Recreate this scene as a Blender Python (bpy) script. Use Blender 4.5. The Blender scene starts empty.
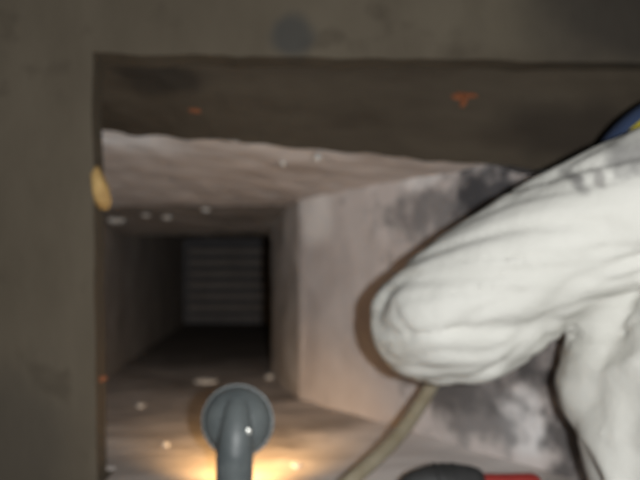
import bpy, bmesh, math, random
from mathutils import Vector, Matrix, noise

# ------------------------------------------------------------------ camera, light, exposure
S = bpy.context.scene
C = S.collection
CAMZ = 1.35
FPX = 622.0
FLOOR_H = CAMZ - 0.258      # level of the floor inside the opening
VX, VY = 267.0, 268.0          # where the wall's normal direction (+Y) vanishes in the frame

cam_d = bpy.data.cameras.new('camera')
cam = bpy.data.objects.new('camera', cam_d); C.objects.link(cam)
cam.location = (0, 0, CAMZ)
cam.rotation_euler = (math.radians(90), 0, 0)
cam_d.sensor_width = 36.0
cam_d.lens = FPX / 640 * 36.0
cam_d.shift_x = (320 - VX) / 640
cam_d.shift_y = (VY - 240) / 640
cam_d.clip_start = 0.02
cam_d.dof.use_dof = True
cam_d.dof.focus_distance = 0.30
cam_d.dof.aperture_fstop = 6.5
S.camera = cam

w = bpy.data.worlds.new('world'); S.world = w
w.use_nodes = True
w.node_tree.nodes['Background'].inputs[0].default_value = (0.62, 0.66, 0.70, 1)
w.node_tree.nodes['Background'].inputs[1].default_value = 0.03

fl = bpy.data.lights.new('camera_flash', 'POINT')        # the camera's own flash, just right of the lens
fl.energy = 20.0
fl.color = (1.0, 1.0, 0.99)
fl.shadow_soft_size = 0.007
flo = bpy.data.objects.new('camera_flash', fl); C.objects.link(flo)
flo.location = (0.052, -0.01, CAMZ + 0.006)

S.view_settings.view_transform = 'Standard'
S.view_settings.look = 'None'
S.view_settings.gamma = 1.0
S.view_settings.use_curve_mapping = False
S.view_settings.exposure = 0.0

# ------------------------------------------------------------------ helpers
def P(px, py, Y):
    """a point at depth Y seen at (px, py)"""
    return Vector(((px - VX) / FPX * Y, Y, CAMZ - (py - VY) / FPX * Y))

def srgb(r, g, b):
    f = lambda c: ((c / 255 + 0.055) / 1.055) ** 2.4 if c / 255 > 0.04045 else c / 255 / 12.92
    return (f(r), f(g), f(b), 1)

def mat(name, c1, c2=None, scale=12.0, stretch=(1, 1, 1), rough=0.85, bump=0.3, bscale=60.0,
        bdist=0.004, stains_and_shade=(), metallic=0.0, emit=None, detail=6.0, fleck=None, spec=0.3):
    """procedural surface: two-tone noise, fine relief, stains = [(centre, radii, colour, strength, noise scale)]"""
    m = bpy.data.materials.new(name); m.use_nodes = True
    nt = m.node_tree; N = nt.nodes; L = nt.links
    b = N['Principled BSDF']
    b.inputs['Roughness'].default_value = rough
    b.inputs['Metallic'].default_value = metallic
    b.inputs['Specular IOR Level'].default_value = spec
    tc = N.new('ShaderNodeTexCoord')
    mp = N.new('ShaderNodeMapping'); mp.inputs['Scale'].default_value = stretch
    L.new(tc.outputs['Object'], mp.inputs['Vector'])
    nz = N.new('ShaderNodeTexNoise'); nz.inputs['Scale'].default_value = scale; nz.inputs['Detail'].default_value = detail
    nz.inputs['Roughness'].default_value = 0.6
    L.new(mp.outputs[0], nz.inputs['Vector'])
    rp = N.new('ShaderNodeValToRGB')
    rp.color_ramp.elements[0].position = 0.32; rp.color_ramp.elements[1].position = 0.68
    rp.color_ramp.elements[0].color = (*c1[:3], 1); rp.color_ramp.elements[1].color = (*(c2 or c1)[:3], 1)
    L.new(nz.outputs['Fac'], rp.inputs['Fac'])
    col = rp.outputs['Color']
    if fleck:
        fn = N.new('ShaderNodeTexNoise'); fn.inputs['Scale'].default_value = fleck[1]; fn.inputs['Detail'].default_value = 3
        L.new(tc.outputs['Object'], fn.inputs['Vector'])
        fr = N.new('ShaderNodeMapRange'); fr.inputs['From Min'].default_value = fleck[2]; fr.inputs['From Max'].default_value = fleck[2] + 0.1
        L.new(fn.outputs['Fac'], fr.inputs['Value'])
        mx = N.new('ShaderNodeMixRGB'); mx.inputs[2].default_value = (*fleck[0][:3], 1)
        L.new(fr.outputs[0], mx.inputs[0]); L.new(col, mx.inputs[1]); col = mx.outputs[0]
    for (ce, ra, sc, st, ns, *kk) in stains_and_shade:
        kk = kk[0] if kk else 1.5
        sub = N.new('ShaderNodeVectorMath'); sub.operation = 'SUBTRACT'; sub.inputs[1].default_value = ce
        L.new(tc.outputs['Object'], sub.inputs[0])
        dv = N.new('ShaderNodeVectorMath'); dv.operation = 'DIVIDE'; dv.inputs[1].default_value = ra
        L.new(sub.outputs[0], dv.inputs[0])
        ln = N.new('ShaderNodeVectorMath'); ln.operation = 'LENGTH'; L.new(dv.outputs[0], ln.inputs[0])
        sn = N.new('ShaderNodeTexNoise'); sn.inputs['Scale'].default_value = ns; sn.inputs['Detail'].default_value = 4
        L.new(tc.outputs['Object'], sn.inputs['Vector'])
        ad = N.new('ShaderNodeMath'); ad.operation = 'MULTIPLY_ADD'; ad.inputs[1].default_value = kk
        L.new(sn.outputs['Fac'], ad.inputs[0]); L.new(ln.outputs['Value'], ad.inputs[2])
        mr = N.new('ShaderNodeMapRange'); mr.interpolation_type = 'SMOOTHSTEP'
        mr.inputs['From Min'].default_value = 0.4 + 0.5 * kk; mr.inputs['From Max'].default_value = (1.1 if kk < 2 else 1.7) + 0.5 * kk
        mr.inputs['To Min'].default_value = st; mr.inputs['To Max'].default_value = 0
        L.new(ad.outputs[0], mr.inputs['Value'])
        mx = N.new('ShaderNodeMixRGB'); mx.inputs[2].default_value = (*sc[:3], 1)
        L.new(mr.outputs[0], mx.inputs[0]); L.new(col, mx.inputs[1]); col = mx.outputs[0]
    L.new(col, b.inputs['Base Color'])
    if bump:
        bn = N.new('ShaderNodeTexNoise'); bn.inputs['Scale'].default_value = bscale; bn.inputs['Detail'].default_value = 5
        L.new(mp.outputs[0], bn.inputs['Vector'])
        bp = N.new('ShaderNodeBump'); bp.inputs['Strength'].default_value = bump; bp.inputs['Distance'].default_value = bdist
        L.new(bn.outputs['Fac'], bp.inputs['Height']); L.new(bp.outputs[0], b.inputs['Normal'])
    if emit:
        b.inputs['Emission Color'].default_value = (*emit[0][:3], 1)
        b.inputs['Emission Strength'].default_value = emit[1]
    return m

def link(name, me, m, parent=None, smooth=False, base=None):
    if base is not None:
        me.transform(Matrix.Translation(-Vector(base)))
    o = bpy.data.objects.new(name, me); C.objects.link(o)
    if m: me.materials.append(m)
    if parent: o.parent = parent
    if smooth:
        for p in me.polygons: p.use_smooth = True
        me.set_sharp_from_angle(angle=math.radians(50))
    return o

def from_bm(name, bm, m, parent=None, smooth=False, base=None):
    me = bpy.data.meshes.new(name)
    bmesh.ops.recalc_face_normals(bm, faces=bm.faces)
    bm.to_mesh(me); bm.free()
    return link(name, me, m, parent, smooth, base)

def empty(name, loc):
    o = bpy.data.objects.new(name, None); C.objects.link(o); o.location = loc
    o.empty_display_size = 0.05
    return o

def tag(o, label, cat, group=None):
    o['label'] = label; o['category'] = cat
    if group: o['group'] = group
    return o

def struct(o, label=None):
    o['kind'] = 'structure'
    if label: o['label'] = label
    return o

def slab(f, nu, nv, off, rough=0.0, rscale=12.0, seed=0.0, calm=False):
    """closed slab: a grid surface f(u,v) with thickness `off`; rough = relief of the seen face"""
    off = Vector(off); bm = bmesh.new(); A = []; B = []
    dn = off.normalized()
    for i in range(nu + 1):
        ra = []; rb = []
        for j in range(nv + 1):
            p = Vector(f(i / nu, j / nv))
            q = p + off
            if rough:
                s = Vector((seed, seed * 1.7, seed * 0.3))
                p = p + dn * ((min(1, j / nv * 6) if calm else 1) * rough * (noise.noise(p * rscale + s) + 0.5 * noise.noise(p * rscale * 2.7 + s)))
            ra.append(bm.verts.new(p)); rb.append(bm.verts.new(q))
        A.append(ra); B.append(rb)
    for i in range(nu):
        for j in range(nv):
            bm.faces.new((A[i][j], A[i+1][j], A[i+1][j+1], A[i][j+1]))
            bm.faces.new((B[i][j], B[i][j+1], B[i+1][j+1], B[i+1][j]))
    for i in range(nu):
        bm.faces.new((A[i][0], B[i][0], B[i+1][0], A[i+1][0])); bm.faces.new((A[i][nv], A[i+1][nv], B[i+1][nv], B[i][nv]))
    for j in range(nv):
        bm.faces.new((A[0][j], A[0][j+1], B[0][j+1], B[0][j])); bm.faces.new((A[nu][j], B[nu][j], B[nu][j+1], A[nu][j+1]))
    return bm

def lathe(profile, origin, axis, seg=40):
    """revolve (t, r) pairs around axis through origin"""
    axis = Vector(axis).normalized(); origin = Vector(origin)
    a = axis.orthogonal().normalized(); b = axis.cross(a)
    bm = bmesh.new(); rings = []
    for (t, r) in profile:
        if r < 1e-6:
            rings.append([bm.verts.new(origin + axis * t)])
        else:
            rings.append([bm.verts.new(origin + axis * t + (a * math.cos(2*math.pi*k/seg) + b * math.sin(2*math.pi*k/seg)) * r) for k in range(seg)])
    for r0, r1 in zip(rings, rings[1:]):
        for k in range(seg):
            k2 = (k + 1) % seg
            if len(r0) == 1 and len(r1) == 1: continue
            if len(r0) == 1: bm.faces.new((r0[0], r1[k], r1[k2]))
            elif len(r1) == 1: bm.faces.new((r0[k], r1[0], r0[k2]))
            else: bm.faces.new((r0[k], r1[k], r1[k2], r0[k2]))
    return bm

def tube(pts, radii, seg=20, bm=None, flat=1.0):
    bm = bm or bmesh.new(); rings = []
    pts = [Vector(p) for p in pts]
    up = None
    for i, p in enumerate(pts):
        d = (pts[min(i+1, len(pts)-1)] - pts[max(i-1, 0)]).normalized()
        up = d.orthogonal().normalized() if up is None else (up - d * up.dot(d)).normalized()
        s = d.cross(up)
        r = radii[i] if hasattr(radii, '__len__') else radii
        rings.append([bm.verts.new(p + up * (math.cos(2*math.pi*k/seg) * r) + s * (math.sin(2*math.pi*k/seg) * r * flat)) for k in range(seg)])
    for r0, r1 in zip(rings, rings[1:]):
        for k in range(seg):
            bm.faces.new((r0[k], r1[k], r1[(k+1) % seg], r0[(k+1) % seg]))
    bm.faces.new(rings[0]); bm.faces.new(list(reversed(rings[-1])))
    return bm

def spline(pts, n):
    """Catmull-Rom through pts"""
    pts = [Vector(p) for p in pts]; out = []
    q = [pts[0] * 2 - pts[1]] + pts + [pts[-1] * 2 - pts[-2]]
    for i in range(1, len(q) - 2):
        for k in range(n):
            t = k / n
            a, b, c, d = q[i-1], q[i], q[i+1], q[i+2]
            out.append(0.5 * ((2*b) + (c - a)*t + (2*a - 5*b + 4*c - d)*t*t + (3*b - a - 3*c + d)*t**3))
    out.append(pts[-1])
    return out

def lump(center, radii, seed, amp=0.35, freq=2.2, sub=3, rot=(0, 0, 0)):
    bm = bmesh.new(); bmesh.ops.create_icosphere(bm, subdivisions=sub, radius=1.0)
    R = Matrix.Rotation(rot[2], 3, 'Z') @ Matrix.Rotation(rot[1], 3, 'Y') @ Matrix.Rotation(rot[0], 3, 'X')
    for v in bm.verts:
        k = 1 + amp * noise.noise(v.co * freq + Vector((seed, seed * 2.1, -seed)))
        v.co = R @ Vector((v.co.x * radii[0] * k, v.co.y * radii[1] * k, v.co.z * radii[2] * k)) + Vector(center)
    return bm

# ------------------------------------------------------------------ materials
M = {}
M['wall'] = mat('dirty_brown_board', (0.092, 0.076, 0.055), (0.122, 0.102, 0.075), scale=9, stretch=(1, 1, 0.45), rough=0.9, bump=0.25, bscale=90,
    fleck=((0.085, 0.070, 0.051), 14, 0.60), spec=0.15,
    stains_and_shade=[(tuple(P(292, 36, 0.76)), (0.032, 0.05, 0.030), (0.055, 0.055, 0.052), 0.8, 12),
            (tuple(P(500, 20, 0.76)), (0.20, 0.05, 0.05), (0.14, 0.12, 0.088), 0.5, 7),
            (tuple(P(640, 10, 0.76)), (0.16, 0.05, 0.10), (0.040, 0.035, 0.030), 0.8, 7),
            (tuple(P(20, 470, 0.76)), (0.10, 0.05, 0.14), (0.06, 0.052, 0.042), 0.6, 7)])
M['lintel'] = mat('sooty_timber', (0.046, 0.036, 0.026), (0.080, 0.065, 0.047), scale=10, stretch=(0.35, 1, 1.6), rough=0.9, bump=0.35, bscale=70, spec=0.12,
    stains_and_shade=[(tuple(P(165, 78, 0.82)), (0.075, 0.06, 0.022), (0.026, 0.022, 0.018), 0.75, 14),
            (tuple(P(560, 130, 0.82)), (0.12, 0.06, 0.06), (0.030, 0.024, 0.019), 0.7, 9)])
wr = lambda px, py, Y: tuple(P(px, py, Y))
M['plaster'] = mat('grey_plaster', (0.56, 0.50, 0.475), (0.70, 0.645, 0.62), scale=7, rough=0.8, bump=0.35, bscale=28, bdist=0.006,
    fleck=((0.46, 0.42, 0.40), 22, 0.66),
    stains_and_shade=[(wr(425, 178, 0.96), (0.05, 0.06, 0.022), (0.86, 0.84, 0.83), 0.7, 16),
            (wr(440, 212, 0.92), (0.090, 0.12, 0.036), (0.13, 0.13, 0.135), 0.75, 34, 2.6),
            (wr(487, 190, 0.86), (0.045, 0.07, 0.038), (0.05, 0.05, 0.055), 0.95, 40, 2.6),
            (wr(316, 218, 1.18), (0.040, 0.12, 0.070), (0.90, 0.86, 0.83), 1.0, 9, 0.8),
            (wr(525, 420, 0.83), (0.035, 0.06, 0.06), (0.86, 0.85, 0.85), 0.85, 14),
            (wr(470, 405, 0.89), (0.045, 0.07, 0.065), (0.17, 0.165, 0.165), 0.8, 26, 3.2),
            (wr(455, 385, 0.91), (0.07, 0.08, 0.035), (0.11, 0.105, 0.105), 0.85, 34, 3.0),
            (wr(540, 352, 0.82), (0.045, 0.07, 0.045), (0.07, 0.066, 0.066), 0.95, 26, 2.5),  # soot plus the arm's shadow, both painted into the plaster colour
            (wr(562, 440, 0.78), (0.016, 0.05, 0.07), (0.08, 0.075, 0.075), 0.9, 34, 3.0)])  # torso's shadow on the wall, painted into the plaster colour
M['jamb'] = mat('worn_plaster', (0.40, 0.37, 0.345), (0.60, 0.56, 0.53), scale=11, stretch=(1, 1, 0.5), rough=0.85, bump=0.4, bscale=30, bdist=0.006)
M['ceil'] = mat('rough_mortar', (0.50, 0.445, 0.41), (0.78, 0.725, 0.69), scale=10, stretch=(0.45, 1.6, 1), rough=0.85, bump=0.5, bscale=24, bdist=0.008,
    stains_and_shade=[(wr(118, 143, 0.94), (0.14, 0.08, 0.06), (0.90, 0.90, 0.91), 1.0, 18)])
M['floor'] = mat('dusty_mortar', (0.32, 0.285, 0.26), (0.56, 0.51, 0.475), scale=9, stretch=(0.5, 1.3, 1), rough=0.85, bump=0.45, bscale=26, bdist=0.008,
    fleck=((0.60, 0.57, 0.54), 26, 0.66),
    stains_and_shade=[(wr(430, 455, 0.86), (0.20, 0.22, 0.2), (0.80, 0.75, 0.72), 0.95, 9),
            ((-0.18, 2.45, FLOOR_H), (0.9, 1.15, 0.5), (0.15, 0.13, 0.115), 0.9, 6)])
M['lip'] = mat('brown_mortar', (0.22, 0.19, 0.165), (0.36, 0.32, 0.285), scale=12, stretch=(0.6, 1, 1), rough=0.9, bump=0.5, bscale=30, bdist=0.008)
M['soot'] = mat('sooty_brick', (0.29, 0.255, 0.23), (0.42, 0.38, 0.345), scale=7, rough=0.92, bump=0.3, bscale=30, spec=0.1)
M['grille'] = mat('dusty_grey_metal', (0.13, 0.13, 0.142), (0.20, 0.20, 0.21), scale=16, rough=0.6, bump=0.1)
M['room'] = mat('worn_concrete', (0.07, 0.065, 0.055), (0.11, 0.10, 0.09), scale=5, rough=0.9)
M['orange'] = mat('orange_marker', (0.20, 0.07, 0.03), (0.25, 0.09, 0.04), scale=60, rough=0.8, bump=0)
M['foam'] = mat('yellow_foam', (0.30, 0.17, 0.055), (0.50, 0.33, 0.13), scale=26, rough=0.75, bump=0.5, bscale=90)
M['crumb'] = mat('white_plaster_crumb', (0.50, 0.47, 0.43), (0.78, 0.76, 0.72), scale=60, rough=0.9, bump=0.3, bscale=200)

# ------------------------------------------------------------------ the setting
# front board with its opening
def front_wall():
    x0, x1 = -0.210, 0.520
    z0, z1 = CAMZ - 0.262, CAMZ + 0.262
    xs = [-3.0, -1.7, -1.1, -0.7, -0.4, -0.28] + [x0 + (x1 - x0) * i / 42 for i in range(43)] + [0.6, 0.8, 1.2, 1.8, 3.0]
    zs = [0, 0.4, 0.8, 1.0] + [z0 + (z1 - z0) * i / 36 for i in range(37)] + [1.72, 1.9, 2.2, 2.5]
    bm = bmesh.new(); V = {}
    def vert(i, k):
        if (i, k) not in V:
            x, z = xs[i], zs[k]
            on_x = abs(x - x0) < 1e-6 and z0 - 1e-6 <= z <= z1 + 1e-6
            on_z = abs(z - z1) < 1e-6 and x0 - 1e-6 <= x <= x1 + 1e-6
            if on_x: x += 0.0022 * noise.noise(Vector((0, 0, z * 14))) - 0.006 * (z - z0) / (z1 - z0) + 0.002
            if on_z: z += 0.0035 * noise.noise(Vector((x * 17, 3, 0))) + 0.002 * noise.noise(Vector((x * 70, 3, 0))) - 0.012 * (x - x0) / (x1 - x0)
            V[(i, k)] = bm.verts.new((x, 0.760, z))
        return V[(i, k)]
    for i in range(len(xs) - 1):
        for k in range(len(zs) - 1):
            cx = (xs[i] + xs[i+1]) / 2; cz = (zs[k] + zs[k+1]) / 2
            if x0 < cx < x1 and z0 < cz < z1: continue
            bm.faces.new((vert(i, k), vert(i+1, k), vert(i+1, k+1), vert(i, k+1)))
    r = bmesh.ops.extrude_face_region(bm, geom=list(bm.faces))
    for v in r['geom']:
        if isinstance(v, bmesh.types.BMVert): v.co.y += 0.046
    return bm
wf = struct(from_bm('wall_front', front_wall(), M['wall']), 'dirty brown board wall around the opening')

struct(from_bm('floor', slab(lambda u, v: (-3.0 + 6.0*u, -2.4 + 3.3*v, 0), 6, 6, (0, 0, -0.1)), M['room']))

# lintel: sloping dark timber over the opening, its lower edge running down to the right
def lint_bottom(px):
    t = (px - 103) / 397
    return P(px, 131 + 35 * t, 0.925 - 0.10 * t)
def lintel(u, v):
    px = 40 + 690 * u
    b = lint_bottom(px); t = P(px, 40, 0.790); t.x = b.x * (0.86 + 0.14 * u)
    t.z = CAMZ + 0.272
    p = t.lerp(b, v)
    if v > 0.98: p.z += 0.0035 * noise.noise(Vector((u * 26, 1, 2))) + 0.003 * noise.noise(Vector((u * 70, 1, 2)))
    return p
lt = struct(from_bm('trim_1', slab(lintel, 70, 14, (0, 0.035, 0.06), 0.004, 16, 3.0), M['lintel'], smooth=False), 'dark sloping timber lintel over the opening')

# splayed right wall of the flue
A0 = Vector((0.065, 1.216)); D0 = Vector((0.234, -0.344))
def splay(u, v):
    s = 1.36 * u
    p = A0 + D0 * s
    # soft rounded arris at the far end
    k = max(0.0, 1 - u / 0.10)
    p = p + Vector((-0.002, 0.006)) * k * k
    top = 0.20 if s < 0.85 else (0.20 - 0.04 * (s - 0.85) / 0.10 if s < 0.95 else max(0.122, 0.16 - 0.18 * (s - 0.95)))
    return (p.x, p.y, CAMZ - 0.275 + (0.275 + top) * v)
struct(from_bm('wall_right', slab(splay, 60, 50, (0.10, 0.068, 0), 0.0045, 9, 1.0), M['plaster'], smooth=True), 'pale grey plastered splay wall streaked with soot and painted shade')
# narrow jamb between the plaster and the dark duct
def jamb(u, v):
    a = Vector((0.012, 1.50)); b = A0 + Vector((0.004, -0.004))
    p = a.lerp(b, u)
    p.x -= 0.006 * math.sin(math.pi * u)
    return (p.x, p.y, CAMZ - 0.27 + 0.47 * v)
struct(from_bm('wall_jamb', slab(jamb, 14, 50, (0.08, 0.02, 0), 0.005, 16, 5.0), M['jamb'], smooth=True), 'worn grey jamb at the mouth of the duct')
# mortar ceiling of the flue
def flue_ceil(u, v):
    px = 40 + 452 * u
    f = lint_bottom(px) + Vector((0, 0.0, 0.004))
    b = Vector((-0.42 + 0.55 * u, 1.30, CAMZ + 0.130))
    return f.lerp(b, v)
struct(from_bm('ceiling', slab(flue_ceil, 60, 40, (0, 0, 0.06), 0.004, 22, 7.0), M['ceil'], smooth=True), 'rough pale mortar ceiling of the flue')
# browner mortar lip dropping to the duct's mouth
struct(from_bm('trim_3', slab(lambda u, v: (-0.42 + 0.47*u, 1.298 + 0.262*v, CAMZ + 0.130 - 0.047*v), 30, 16, (0, 0.02, 0.06), 0.004, 18, 12.0), M['lip'], smooth=True), 'brown mortar lip over the mouth of the duct')
# flue floor running on as a ledge before the board
def flue_floor(u, v):
    return (-0.43 + 0.93 * u, 0.807 + 0.70 * v, FLOOR_H)
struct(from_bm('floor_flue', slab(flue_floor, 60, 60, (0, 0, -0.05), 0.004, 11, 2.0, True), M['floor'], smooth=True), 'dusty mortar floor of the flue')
struct(from_bm('trim_2', slab(lambda u, v: (-0.195 + 0.70*u, 0.60 + 0.208*v, FLOOR_H), 30, 8, (0, 0, -0.045)), M['floor']), 'mortar ledge before the opening')
# brown pier at the right side of the opening, behind the person
struct(from_bm('wall_pier', slab(lambda u, v: (0.385 + 0.20*u, 0.790, CAMZ - 0.262 + 0.385*v), 4, 10, (0, 0.06, 0)), M['wall']))
# the duct behind
struct(from_bm('wall_left', slab(lambda u, v: (-0.385 + 0.010*u, 0.81 + 0.82*u, CAMZ - 0.28 + 0.50*v), 24, 12, (-0.06, 0, 0), 0.003, 10, 8.0), M['lip'], smooth=True))
struct(from_bm('wall_duct_left', slab(lambda u, v: (-0.385, 1.60 + 1.35*u, CAMZ - 0.28 + 0.50*v), 30, 12, (-0.06, 0, 0), 0.003, 10, 8.0), M['soot'], smooth=True))
struct(from_bm('wall_duct', slab(lambda u, v: (0.013, 1.50 + 1.45*u, CAMZ - 0.28 + 0.45*v), 30, 12, (0.06, 0, 0), 0.003, 10, 9.0), M['soot'], smooth=True))
struct(from_bm('ceiling_duct', slab(lambda u, v: (-0.42 + 0.46*u, 1.55 + 1.40*v, CAMZ + 0.137), 16, 30, (0, 0, 0.06), 0.003, 10, 10.0), M['soot'], smooth=True))
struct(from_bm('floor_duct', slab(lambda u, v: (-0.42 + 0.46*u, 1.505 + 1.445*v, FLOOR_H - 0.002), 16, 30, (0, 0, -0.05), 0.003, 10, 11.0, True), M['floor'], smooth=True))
struct(from_bm('wall_back', slab(lambda u, v: (-0.42 + 0.46*u, 2.95, CAMZ - 0.28 + 0.46*v), 6, 6, (0, 0.06, 0)), M['soot']))

# writing-less marks and growths on the setting
def patch(name, cx, cy, Y, w, h, seed, m, parent, nrm, thick=0.0015, n=18):
    """a thin irregular daub lying on a surface"""
    c = P(cx, cy, Y); nrm = Vector(nrm).normalized()
    a = Vector((1, 0, 0)); a = (a - nrm * a.dot(nrm)).normalized(); b = nrm.cross(a)
    bm = bmesh.new(); top = []; bot = []
    for k in range(n):
        t = 2 * math.pi * k / n
        r = 1 + 0.45 * noise.noise(Vector((math.cos(t) * 1.6, math.sin(t) * 1.6, seed)))
        q = c + a * (math.cos(t) * w * r) + b * (math.sin(t) * h * r)
        top.append(bm.verts.new(q + nrm * thick)); bot.append(bm.verts.new(q - nrm * thick * 3))
    bm.faces.new(top); bm.faces.new(list(reversed(bot)))
    for k in range(n): bm.faces.new((top[k], bot[k], bot[(k+1) % n], top[(k+1) % n]))
    return from_bm(name, bm, m, parent)

def lintel_hit(px, py):
    """depth of the lintel's face along the ray through (px, py)"""
    best = None
    for i in range(141):
        for k in range(61):
            p = lintel(i / 140, k / 60 * 0.97)
            x = VX + FPX * p.x / p.y; y = VY - FPX * (p.z - CAMZ) / p.y
            d = (x - px)**2 + (y - py)**2
            if best is None or d < best[0]: best = (d, p.y)
    return best[1]
LN = Vector((0, -0.6, -0.8))
for (px, py, w, h, sd, lab) in ((466, 97, 0.017, 0.0045, 1.0, 'orange crossbar of the painted T mark'), (463, 104, 0.0035, 0.012, 2.0, 'orange stem of the painted T mark'),
                                (203, 110, 0.021, 0.0035, 3.0, 'faint orange stroke'), (247, 61, 0.006, 0.008, 4.0, 'small orange dab'), (314, 60, 0.004, 0.007, 5.0, 'small orange dab')):
    patch('paint_mark', px, py, lintel_hit(px, py) - 0.001, w, h, sd, M['orange'], lt, LN)['label'] = lab
patch('paint_mark', 101, 379, 0.780, 0.0095, 0.0028, 6.0, M['orange'], wf, (0.6, -0.8, 0))['label'] = 'orange stroke on the edge of the opening'

# ------------------------------------------------------------------ louvre grille at the end of the duct
gy = 2.86
gx0, gx1, gz0, gz1 = -0.380, 0.011, FLOOR_H + 0.004, CAMZ + 0.131
def box(x0, x1, y0, y1, z0, z1, bev=0.0):
    bm = bmesh.new(); bmesh.ops.create_cube(bm, size=1)
    for v in bm.verts:
        v.co = Vector(((x0+x1)/2 + v.co.x*(x1-x0), (y0+y1)/2 + v.co.y*(y1-y0), (z0+z1)/2 + v.co.z*(z1-z0)))
    if bev: bmesh.ops.bevel(bm, geom=list(bm.edges), offset=bev, segments=2, affect='EDGES')
    return bm
gb = ((gx0 + gx1) / 2, gy, gz0)
gr = tag(empty('louvre_grille', gb), 'grey louvred grille with horizontal slats closing the far end of the duct', 'grille')
for (a, b_, c, d) in ((gx0, gx0 + 0.016, gz0, gz1), (gx1 - 0.016, gx1, gz0, gz1), (gx0 + 0.016, gx1 - 0.016, gz0, gz0 + 0.018), (gx0 + 0.016, gx1 - 0.016, gz1 - 0.016, gz1)):
    from_bm('frame', box(a, b_, gy - 0.012, gy + 0.02, c, d, 0.002), M['grille'], gr, base=gb)
n_sl = 7; sl_me = None
for k in range(n_sl):
    zc = gz0 + 0.045 + k * (gz1 - gz0 - 0.075) / (n_sl - 1)
    if sl_me is None:
        bm = box(gx0 + 0.014, gx1 - 0.014, -0.0025, 0.0025, -0.016, 0.016, 0.001)
        bmesh.ops.rotate(bm, verts=bm.verts, cent=(0, 0, 0), matrix=Matrix.Rotation(math.radians(-42), 3, 'X'))
        bmesh.ops.translate(bm, verts=bm.verts, vec=(-gb[0], 0, 0))
        o = from_bm('slat', bm, M['grille'], gr); sl_me = o.data
    else:
        o = bpy.data.objects.new('slat', sl_me); C.objects.link(o); o.parent = gr
    o.location = (0, 0.012, zc - gb[2])

# ------------------------------------------------------------------ lamp standing on the ledge, its back to us
M['lampmetal'] = mat('blue_grey_metal', (0.078, 0.092, 0.096), (0.135, 0.152, 0.152), scale=22, rough=0.48, bump=0.25, bscale=70, spec=0.5,
                     fleck=((0.17, 0.19, 0.19), 40, 0.62))
M['rivet'] = mat('bright_rivet', (0.62, 0.62, 0.58), rough=0.3, metallic=0.4, bump=0)
M['bulb'] = mat('warm_bulb', (1.0, 0.75, 0.4), rough=0.3, bump=0, emit=((1.0, 0.55, 0.18), 8.0))
hc = P(237, 421, 0.690)                      # head centre
base = (hc.x - 0.002, hc.y - 0.012, FLOOR_H)
lamp = tag(empty('work_lamp', base), 'round blue-grey metal work lamp seen from behind, glowing warm onto the mortar floor', 'lamp')
ax = Vector((0.0, 0.80, -0.60)).normalized()   # where it shines
ax_b = Vector((0.02, 0.97, -0.22)).normalized()
prof_out = [(-0.016, 0.0), (-0.0155, 0.008), (-0.014, 0.016), (-0.010, 0.025), (-0.004, 0.0325), (0.004, 0.0375), (0.010, 0.0388), (0.014, 0.0390)]
prof_in = [(0.014, 0.0372), (0.006, 0.0355), (-0.003, 0.029), (-0.009, 0.018), (-0.011, 0.0)]
from_bm('shade', lathe(prof_out + prof_in, hc, ax_b, 48), M['lampmetal'], lamp, True, base)
from_bm('rim', lathe([(0.009, 0.0375), (0.009, 0.0405), (0.012, 0.0412), (0.016, 0.0405), (0.016, 0.0372), (0.009, 0.0375)], hc, ax_b, 48), M['lampmetal'], lamp, True, base)
bb = from_bm('bulb', lathe([(-0.010, 0.0), (-0.009, 0.008), (0.000, 0.012), (0.008, 0.0155), (0.016, 0.013), (0.0205, 0.006), (0.0215, 0.0)], hc, ax_b, 24), M['bulb'], lamp, True, base)
back = hc - ax_b * 0.016
pts = [back + Vector((0.001, 0.017, 0.014)), back + Vector((0.0005, 0.0065, 0.002)), back + Vector((0, -0.001, -0.014)), back + Vector((-0.001, -0.004, -0.034)),
       Vector((base[0], back.y - 0.0035, base[2] + 0.028)), Vector((base[0], back.y - 0.004, base[2] + 0.010))]
sp = spline(pts, 6)
rd = [0.0145 + 0.0058 * min(1, i / 18) for i in range(len(sp))]
from_bm('stem', tube(sp, rd, 24), M['lampmetal'], lamp, True, base)
from_bm('base', lathe([(0.0, 0.0), (0.0, 0.034), (0.003, 0.036), (0.008, 0.034), (0.012, 0.020), (0.016, 0.017), (0.018, 0.0)], (base[0], back.y - 0.004, base[2]), (0, 0, 1), 36), M['lampmetal'], lamp, True, base)
rc = hc + Vector((0.0125, -0.0255, -0.0050))
from_bm('rivet', lathe([(0, 0.0), (0, 0.0042), (0.002, 0.0036), (0.0035, 0.0)], rc, (0, -1, 0), 16), M['rivet'], lamp, True, base)
ld = bpy.data.lights.new('lamp_light', 'SPOT')
ld.energy = 4.2; ld.color = (1.0, 0.57, 0.22); ld.shadow_soft_size = 0.014
ld.spot_size = math.radians(106); ld.spot_blend = 1.0
lo = bpy.data.objects.new('lamp_light', ld); C.objects.link(lo)
lo.location = hc + ax_b * 0.024
lo.rotation_euler = ax.to_track_quat('-Z', 'Y').to_euler()

# ------------------------------------------------------------------ rod in the hand
M['rod'] = mat('tan_rod', (0.24, 0.20, 0.13), (0.36, 0.32, 0.24), scale=20, rough=0.45, bump=0.15, spec=0.5)
R0 = P(460, 338, 0.868); R1 = P(340, 500, 0.695); R1.z = FLOOR_H + 0.0095
mid = P(397, 437, 0.775)
rod_pts = spline([R0, R0.lerp(mid, 0.5) + Vector((0.004, 0, 0.002)), mid, R1], 10)
rod = from_bm('rod', tube(rod_pts, 0.0090, 20), M['rod'], smooth=True)
tag(rod, 'tan rod slanting down to the ledge below the white sleeve', 'rod')

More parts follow.
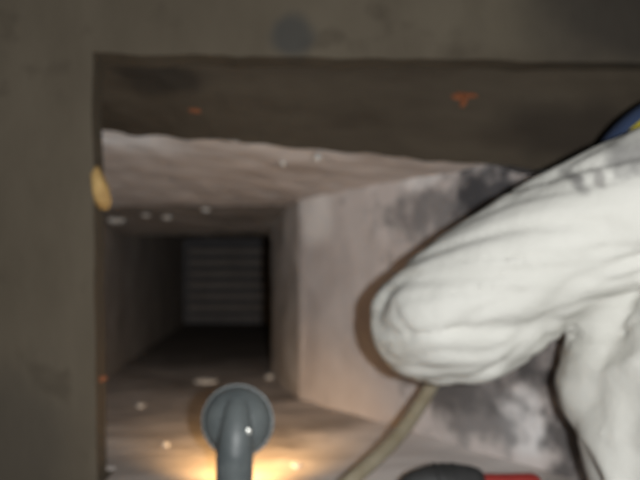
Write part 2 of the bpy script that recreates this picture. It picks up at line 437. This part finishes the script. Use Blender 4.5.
# ------------------------------------------------------------------ dark and red hand tool on the ledge
M['darkrub'] = mat('dark_grey_rubber', (0.022, 0.022, 0.022), (0.04, 0.04, 0.04), scale=30, rough=0.6, bump=0.2)
M['red'] = mat('red_plastic', (0.25, 0.028, 0.024), (0.32, 0.04, 0.035), scale=20, rough=0.5, bump=0.1)
ty = 0.690; tx = (446 - VX) / FPX * ty
tb = (tx, ty, FLOOR_H)
tool = tag(empty('hand_tool', tb), 'hand tool with dark grey rounded head and red handle at the bottom edge', 'tool')
hz = FLOOR_H + 0.0208
from_bm('head', lathe([(-0.052, 0.0), (-0.048, 0.005), (-0.040, 0.0105), (-0.024, 0.0165), (-0.006, 0.0198), (0.012, 0.0196), (0.026, 0.0178), (0.036, 0.0150), (0.040, 0.012), (0.040, 0.0)],
               (tx, ty, hz), (1, 0, 0), 32), M['darkrub'], tool, True, tb)
for dx in (-0.012, -0.002, 0.008):
    from_bm('grip_ring', lathe([(dx - 0.0022, 0.0180), (dx - 0.001, 0.0206), (dx + 0.001, 0.0206), (dx + 0.0022, 0.0180)], (tx, ty, hz), (1, 0, 0), 32), M['darkrub'], tool, True, tb)
from_bm('handle', lathe([(0.038, 0.0), (0.038, 0.0115), (0.044, 0.0128), (0.060, 0.0126), (0.080, 0.0130), (0.096, 0.0135), (0.102, 0.011), (0.104, 0.0)],
               (tx, ty, hz - 0.004), (1, 0, 0), 32), M['red'], tool, True, tb)

# ------------------------------------------------------------------ foam and crumbs
fo = from_bm('foam_lump', lump(P(100, 189, 0.768), (0.0125, 0.011, 0.026), 3.0, 0.4, 1.5, 3, (0, -0.32, 0)), M['foam'], smooth=True)
tag(fo, 'ochre yellow foam lump stuck on the left edge of the opening', 'foam')
for (px, py, Y, r, sd, lab) in (
        (116, 220, 1.415, (0.022, 0.016, 0.009), 1.0, 'pale mortar crumb hanging under the foam lump'),
        (146, 215, 1.37, (0.011, 0.010, 0.006), 2.0, 'small pale mortar crumb on the duct lip, left one'),
        (167, 217, 1.388, (0.012, 0.010, 0.006), 3.0, 'small pale mortar crumb on the duct lip, right one'),
        (283, 161, 0.95, (0.005, 0.005, 0.010), 4.0, 'white mortar drip on the ceiling under the lintel'),
        (318, 157, 0.878, (0.007, 0.006, 0.006), 5.0, 'dark-edged mortar nub on the lower edge of the lintel'),
        (206, 209, 1.322, (0.010, 0.010, 0.006), 6.0, 'small pale mortar crumb above the duct mouth, middle')):
    c = P(px, py, Y)
    bm = lump(c, r, sd, 0.5, 2.0, 2)
    o = from_bm('mortar_crumb', bm, M['crumb'], smooth=True)
    tag(o, lab, 'crumb', 'mortar crumbs on the ceiling edge')
for (px, py, r, sd, lab) in (
        (269, 379, (0.011, 0.012, 0.008), 11.0, 'white plaster crumb on the floor at the foot of the jamb'),
        (206, 383, (0.026, 0.014, 0.007), 12.0, 'long white plaster flake on the floor behind the lamp'),
        (141, 407, (0.008, 0.010, 0.005), 13.0, 'small white plaster crumb on the floor near the left edge'),
        (166, 446, (0.006, 0.007, 0.004), 14.0, 'tiny white plaster crumb left of the glowing lamp'),
        (296, 467, (0.007, 0.008, 0.005), 15.0, 'pale plaster crumb right of the lamp stem')):
    Y = (CAMZ - FLOOR_H) * FPX / (py - VY)
    c = P(px, py, Y); c.z = FLOOR_H + r[2] * 0.5
    o = from_bm('plaster_crumb', lump(c, r, sd, 0.5, 2.0, 2), M['crumb'], smooth=True)
    tag(o, lab, 'crumb', 'plaster crumbs on the flue floor')

# ------------------------------------------------------------------ the person in white coveralls
def V3(x, y, h): return Vector((x, y, CAMZ + h))

class Blob:
    """closed spheres and ellipsoids, fused by voxel remesh into one continuous surface"""
    def __init__(s):
        s.bm = bmesh.new()
    def ball(s, c, r, R=None, sub=2):
        g = bmesh.ops.create_icosphere(s.bm, subdivisions=sub, radius=1.0)
        r = Vector((r, r, r)) if not hasattr(r, '__len__') else Vector(r)
        for v in g['verts']:
            p = Vector((v.co.x * r.x, v.co.y * r.y, v.co.z * r.z))
            v.co = (R @ p if R else p) + Vector(c)
    def limb(s, pts, rad, step=0.22, sub=2):
        pts = [Vector(p) for p in pts]
        for i in range(len(pts) - 1):
            a, b = pts[i], pts[i+1]; ra, rb = rad[i], rad[i+1]
            n = max(1, int((b - a).length / (step * min(ra, rb))))
            for k in range(n + (1 if i == len(pts) - 2 else 0)):
                t = k / n
                s.ball(a.lerp(b, t), ra + (rb - ra) * t, sub=sub)
    def loft(s, secs, R, n=7):
        """secs: (centre, (half width, half depth, half height))"""
        for i in range(len(secs) - 1):
            (c0, r0), (c1, r1) = secs[i], secs[i+1]
            for k in range(n + (1 if i == len(secs) - 2 else 0)):
                t = k / n
                s.ball(Vector(c0).lerp(Vector(c1), t), Vector(r0).lerp(Vector(r1), t), R, sub=3)
    def mesh(s, name, voxel, smooth=6):
        me = bpy.data.meshes.new(name); s.bm.to_mesh(me); s.bm.free()
        o = bpy.data.objects.new(name, me); C.objects.link(o)
        md = o.modifiers.new('r', 'REMESH'); md.mode = 'VOXEL'; md.voxel_size = voxel
        if smooth:
            sm = o.modifiers.new('s', 'SMOOTH'); sm.iterations = smooth; sm.factor = 0.5
        dg = bpy.context.evaluated_depsgraph_get()
        out = bpy.data.meshes.new_from_object(o.evaluated_get(dg))
        out.name = name
        bpy.data.objects.remove(o); bpy.data.meshes.remove(me)
        return out

FEET = (0.52, 0.33, 0.0)
# joints
SHL = P(664, 196, 0.575); ELB = P(440, 317, 0.675); WRL = V3(0.232, 0.825, -0.088)
NECK = V3(0.465, 0.545, 0.045); CHEST = V3(0.508, 0.595, -0.15); WAIST = V3(0.514, 0.575, -0.31); PEL = V3(0.53, 0.460, -0.46)
SHR = V3(0.625, 0.590, 0.030); ELR = V3(0.800, 0.535, -0.16); WRR = V3(0.785, 0.690, -0.015)
HEAD = V3(0.438, 0.632, 0.065)
HIPL = V3(0.425, 0.385, -0.50); HIPR = V3(0.615, 0.405, -0.50)
KNL = Vector((0.415, 0.46, 0.50)); KNR = Vector((0.635, 0.47, 0.50))
ANL = Vector((0.410, 0.33, 0.09)); ANR = Vector((0.640, 0.34, 0.09))
RT = Matrix.Rotation(math.radians(8), 3, 'Z')
GRIP = R0.lerp(mid, 0.16)
rd_dir = (mid - R0).normalized()

M['skin'] = mat('skin', (0.50, 0.32, 0.24), (0.56, 0.37, 0.28), scale=18, rough=0.55, bump=0.1)
M['suit'] = mat('white_coverall_fabric', (0.52, 0.515, 0.475), (0.58, 0.575, 0.535), scale=9, rough=0.75, bump=0.4, bscale=22, bdist=0.010, spec=0.25,
    stains_and_shade=[(tuple(P(583, 176, 0.555) - Vector(FEET)), (0.006, 0.05, 0.020), (0.16, 0.155, 0.15), 0.85, 40),
            (tuple(P(600, 180, 0.55) - Vector(FEET)), (0.005, 0.05, 0.016), (0.22, 0.21, 0.20), 0.7, 45),
            (tuple(P(632, 158, 0.545) - Vector(FEET)), (0.018, 0.05, 0.022), (0.17, 0.165, 0.16), 0.8, 40),
            (tuple(P(400, 270, 0.66) - Vector(FEET)), (0.03, 0.05, 0.010), (0.42, 0.40, 0.35), 0.5, 30),
            (tuple(P(395, 352, 0.66) - Vector(FEET)), (0.02, 0.06, 0.03), (0.40, 0.38, 0.33), 0.4, 30)])
M['cap'] = mat('blue_cap_cloth', (0.045, 0.075, 0.16), (0.065, 0.10, 0.20), scale=30, rough=0.85, bump=0.3, bscale=160)
M['yellow'] = mat('yellow_trim', (0.48, 0.40, 0.03), (0.55, 0.46, 0.05), scale=30, rough=0.7, bump=0)
M['boot'] = mat('black_boot', (0.02, 0.02, 0.02), (0.035, 0.035, 0.035), scale=20, rough=0.5)
M['hair'] = mat('dark_hair', (0.03, 0.022, 0.015), (0.05, 0.035, 0.025), scale=80, rough=0.6, bump=0.5, bscale=200)

per = tag(empty('person', FEET), 'person in baggy white coveralls leaning in, one arm reaching into the opening', 'person')

# ---- body: head, neck, trunk, arms, hands and legs as one surface
B = Blob()
look = Vector((-0.45, 0.74, -0.48)).normalized()
side = look.cross(Vector((0, 0, 1))).normalized()      # to the person's right
upv = side.cross(look).normalized()
HR = Matrix((side, look, upv)).transposed()            # head axes: x right, y face, z crown
def hp(x, y, z): return HEAD + HR @ Vector((x, y, z))
B.ball(hp(0, -0.008, 0.028), (0.074, 0.092, 0.082), HR, 3)        # skull
B.ball(hp(0, 0.022, -0.035), (0.058, 0.066, 0.070), HR, 3)        # face
B.ball(hp(0, 0.055, -0.080), (0.030, 0.026, 0.024), HR)           # chin
B.ball(hp(0, 0.090, -0.028), (0.010, 0.015, 0.020), HR)           # nose
B.ball(hp(0, 0.084, 0.000), (0.008, 0.012, 0.020), HR)
B.ball(hp(0, 0.080, -0.056), (0.022, 0.010, 0.006), HR)           # lips
B.ball(hp(0, 0.078, -0.064), (0.019, 0.010, 0.006), HR)
for s_ in (-1, 1):
    B.ball(hp(s_ * 0.074, -0.008, -0.018), (0.009, 0.018, 0.030), HR)   # ears
    B.ball(hp(s_ * 0.028, 0.078, 0.014), (0.020, 0.010, 0.007), HR)     # brows
    B.ball(hp(s_ * 0.038, 0.062, -0.030), (0.020, 0.018, 0.018), HR)    # cheeks
B.limb([NECK + Vector((0, 0, -0.03)), HEAD.lerp(NECK, 0.45), hp(0, -0.02, -0.03)], [0.060, 0.054, 0.052])
B.loft([(NECK + Vector((0, 0, -0.06)), (0.08, 0.05, 0.03)), (CHEST, (0.14, 0.095, 0.09)), (WAIST, (0.125, 0.085, 0.09)), (PEL, (0.135, 0.095, 0.08))], RT)
B.limb([NECK + Vector((0, 0, -0.05)), SHL + Vector((0.01, 0, -0.01)), ELB, WRL], [0.038, 0.040, 0.040, 0.026])
B.limb([NECK + Vector((0, 0, -0.05)), SHR, ELR, WRR], [0.038, 0.042, 0.040, 0.026])
B.limb([HIPL, KNL, ANL], [0.080, 0.055, 0.038]); B.limb([HIPR, KNR, ANR], [0.080, 0.055, 0.038])
for A_ in (ANL, ANR): B.limb([A_ + Vector((0, -0.02, -0.045)), A_ + Vector((0, 0.14, -0.06))], [0.034, 0.026])
# left hand closed round the rod
toG = (GRIP - WRL)
pal_n = (toG - rd_dir * toG.dot(rd_dir)).normalized()
c_dir = rd_dir.cross(pal_n).normalized()
pc = GRIP - pal_n * 0.030
B.limb([WRL, WRL.lerp(pc, 0.6)], [0.026, 0.024])
PR = Matrix((rd_dir, pal_n, c_dir)).transposed()
B.ball(pc, (0.041, 0.015, 0.036), PR, 3)
B.limb([WRL, pc], [0.025, 0.018])
rr = 0.0090 + 0.0075
for k, (off, frad, sweep) in enumerate(((-0.030, 0.0082, 250), (-0.010, 0.0086, 262), (0.010, 0.0084, 255), (0.029, 0.0072, 235))):
    chain = []
    for q in range(9):
        a_ = math.radians(180 - 60 - sweep * q / 8 + 30)
        r_ = rr + (0.007 if q == 0 else 0)
        chain.append(GRIP + rd_dir * off + (pal_n * math.cos(a_) + c_dir * math.sin(a_)) * r_)
    chain = [pc + rd_dir * off + c_dir * 0.026] + chain
    B.limb(chain, [frad * 1.05] + [frad * (1 - 0.02 * q) for q in range(9)], step=0.5)
th = [pc - rd_dir * 0.030 - c_dir * 0.022]
for q in range(6):
    a_ = math.radians(180 + 40 + 110 * q / 5)
    th.append(GRIP - rd_dir * (0.040 + 0.006 * q / 5) + (pal_n * math.cos(a_) + c_dir * math.sin(a_)) * (rr + 0.002))
B.limb(th, [0.0105] + [0.0098 - 0.0004 * q for q in range(6)], step=0.5)
# right hand laid flat on the board
hz_ = WRR + Vector((-0.005, 0.040, 0.045))
FR = Matrix.Rotation(math.radians(0), 3, 'X')
B.ball(hz_, (0.038, 0.014, 0.044), FR, 3)
B.limb([WRR, hz_], [0.025, 0.018])
for dx, ln, fr in ((-0.030, 0.066, 0.0080), (-0.010, 0.078, 0.0085), (0.011, 0.072, 0.0083), (0.030, 0.056, 0.0072)):
    r0 = hz_ + Vector((dx, 0, 0.036)); 
    B.limb([r0, r0 + Vector((dx * 0.25, 0.004, ln * 0.5)), r0 + Vector((dx * 0.45, 0.009, ln))], [fr * 1.1, fr, fr * 0.85], step=0.5)
t0 = hz_ + Vector((-0.030, -0.002, -0.012))
B.limb([t0, t0 + Vector((-0.028, 0.002, 0.024)), t0 + Vector((-0.042, 0.008, 0.048))], [0.0115, 0.0098, 0.0085], step=0.5)
body = link('body', B.mesh('body', 0.0038, 3), M['skin'], per, True, FEET)

for s_ in (-1, 1):
    e = Blob(); 
    bm = bmesh.new(); bmesh.ops.create_icosphere(bm, subdivisions=2, radius=0.0085)
    bmesh.ops.translate(bm, verts=bm.verts, vec=hp(s_ * 0.029, 0.0815, 0.000))
    from_bm('eye', bm, mat('eye_white', (0.6, 0.6, 0.58), rough=0.2, bump=0), per, True, FEET); e.bm.free()

# ---- coverall
K = Blob()
K.limb([SHL.lerp(NECK, 0.15) + Vector((0.01, 0, -0.01)), SHL, P(550, 250, 0.628), P(447, 312, 0.675)], [0.078, 0.068, 0.0715, 0.0695], step=0.16, sub=3)
K.ball(P(418, 320, 0.690), 0.049, sub=3)                                  # elbow bagging to the left
K.ball(P(440, 330, 0.690), 0.060, sub=3)
K.limb([P(470, 328, 0.665), P(508, 304, 0.650)], [0.058, 0.058], step=0.16, sub=3)   # slack under the arm
K.limb([P(592, 258, 0.635), P(636, 312, 0.635), P(634, 390, 0.62)], [0.060, 0.064, 0.066], step=0.2, sub=3)   # loose cloth at the armpit
K.limb([P(430, 322, 0.695), P(434, 326, 0.75), WRL.lerp(ELB, 0.12)], [0.066, 0.054, 0.040], step=0.16, sub=3)
K.limb([NECK + Vector((0.04, 0, -0.06)), SHR, SHR.lerp(ELR, 0.5), ELR], [0.09, 0.076, 0.070, 0.066], step=0.16, sub=3)
K.limb([ELR, ELR.lerp(WRR, 0.5), WRR.lerp(ELR, 0.06)], [0.066, 0.055, 0.036], step=0.16, sub=3)
K.loft([(NECK + Vector((0, 0, -0.05)), (0.125, 0.085, 0.05)), (CHEST, (0.208, 0.130, 0.11)), (WAIST, (0.198, 0.130, 0.11)), (PEL, (0.205, 0.140, 0.10))], RT)
K.limb([NECK + Vector((0, 0, -0.03)), NECK.lerp(HEAD, 0.30)], [0.075, 0.068], step=0.2, sub=3)
K.limb([HIPL, KNL, ANL], [0.118, 0.088, 0.068], step=0.16, sub=3); K.limb([HIPR, KNR, ANR], [0.118, 0.088, 0.068], step=0.16, sub=3)
me = K.mesh('coverall', 0.0055, 5)
arm_d = (ELB - SHL).normalized(); a1 = arm_d.orthogonal().normalized(); a2 = arm_d.cross(a1)
me.update()
nrm = [v.normal.copy() for v in me.vertices]
for v, n_ in zip(me.vertices, nrm):
    p = v.co
    rel = p - SHL
    t = rel.dot(arm_d)
    on_arm = max(0, min(1, 1 - ((rel - arm_d * max(-0.05, min(0.30, t))).length - 0.085) / 0.04))
    # folds running along the upper arm, fanning out from the elbow
    q = Vector((t * 5.0, rel.dot(a1) * 26 + t * 16, rel.dot(a2) * 26))
    f1 = noise.noise(q)
    q3 = Vector((t * 3.0 + 5, rel.dot(a1) * 36 + t * 14, rel.dot(a2) * 36 - t * 6)); f3 = noise.noise(q3)
    q4 = Vector((t * 2.0 - 3, rel.dot(a1) * 17 + t * 8, rel.dot(a2) * 17)); f4 = noise.noise(q4)
    d_arm = 0.002 - 0.0032 * max(0, 1 - abs(f3) * 4.5) - 0.0050 * max(0, 1 - abs(f4) * 6) + 0.002 * f1
    # looser, crossing folds on the trunk
    q2 = Vector((p.x * 11 + p.z * 5, p.y * 11, p.z * 9 - p.x * 4))
    f2 = noise.noise(q2)
    d_tr = 0.011 * (0.6 - abs(f2) * 2.2) + 0.003 * noise.noise(p * 40)
    d = d_arm * on_arm + d_tr * (1 - on_arm)
    v.co = p + n_ * d
cov = link('coverall', me, M['suit'], per, True, FEET)
cov['label'] = 'creased white coverall smudged with soot'

# ---- cap with yellow trim, hair below it, boots
def cap_shell(r, keep, seg=40, rings=28):
    bm = bmesh.new(); rows = []
    for j in range(rings + 1):
        ph = math.radians(100) * j / rings
        row = []
        for i in range(seg):
            t = 2 * math.pi * i / seg
            x = r[0] * math.sin(ph) * math.cos(t); y = r[1] * math.sin(ph) * math.sin(t); z = r[2] * math.cos(ph)
            row.append(bm.verts.new(hp(x, y - 0.006, z + 0.020)))
        rows.append(row)
    for j in range(rings):
        for i in range(seg):
            f = (rows[j][i], rows[j][(i+1) % seg], rows[j+1][(i+1) % seg], rows[j+1][i])
            if keep(sum(((v.co for v in f)), Vector()) / 4): bm.faces.new(f)
    for v in [v for v in bm.verts if not v.link_faces]: bm.verts.remove(v)
    bmesh.ops.remove_doubles(bm, verts=bm.verts, dist=1e-5)
    bmesh.ops.recalc_face_normals(bm, faces=bm.faces)
    bmesh.ops.solidify(bm, geom=list(bm.faces), thickness=0.004)
    return bm
capo = from_bm('cap', cap_shell((0.092, 0.108, 0.098), lambda p: True), M['cap'], per, True, FEET)
capo['label'] = 'blue cap with yellow trim'
cax = (Vector((0, 0, CAMZ)) - HEAD).normalized()
ca1 = cax.orthogonal().normalized(); ca2 = cax.cross(ca1)
bm = bmesh.new(); grid = []
for i in range(96):
    row = []
    for d in (0.60, 0.635, 0.67, 0.705, 0.74):
        ph = 2 * math.pi * i / 96
        l = HR.transposed() @ (cax * d + (ca1 * math.cos(ph) + ca2 * math.sin(ph)) * math.sqrt(1 - d * d))
        k = 1 / math.sqrt((l.x / 0.0935)**2 + (l.y / 0.1095)**2 + (l.z / 0.0995)**2)
        l = l * k
        row.append(bm.verts.new(hp(l.x, l.y - 0.006, l.z + 0.020)))
    grid.append(row)
for i in range(96):
    for j in range(4):
        f = (grid[i][j], grid[(i+1) % 96][j], grid[(i+1) % 96][j+1], grid[i][j+1])
        c_ = HR.transposed() @ (sum((v.co for v in f), Vector()) / 4 - HEAD)
        if c_.z > 0.012: bm.faces.new(f)
for v in [v for v in bm.verts if not v.link_faces]: bm.verts.remove(v)
bmesh.ops.recalc_face_normals(bm, faces=bm.faces)
bmesh.ops.solidify(bm, geom=list(bm.faces), thickness=0.003)
from_bm('trim_band', bm, M['yellow'], capo, True, FEET)['label'] = 'yellow trim band'
hb = Blob(); hb.ball(hp(0, -0.022, 0.000), (0.0775, 0.082, 0.080), HR, 3)
link('hair', hb.mesh('hair', 0.006, 2), M['hair'], per, True, FEET)
for A_ in (ANL, ANR):
    b2 = Blob()
    b2.limb([A_ + Vector((0, -0.01, 0.05)), A_ + Vector((0, -0.015, -0.035))], [0.055, 0.050])
    b2.limb([A_ + Vector((0, -0.02, -0.045)), A_ + Vector((0, 0.08, -0.046)), A_ + Vector((0, 0.17, -0.052))], [0.044, 0.046, 0.038])
    bme = b2.mesh('boot', 0.006, 3)
    for v in bme.vertices: v.co.z = max(v.co.z, 0.001)
    link('boot', bme, M['boot'], per, True, FEET)
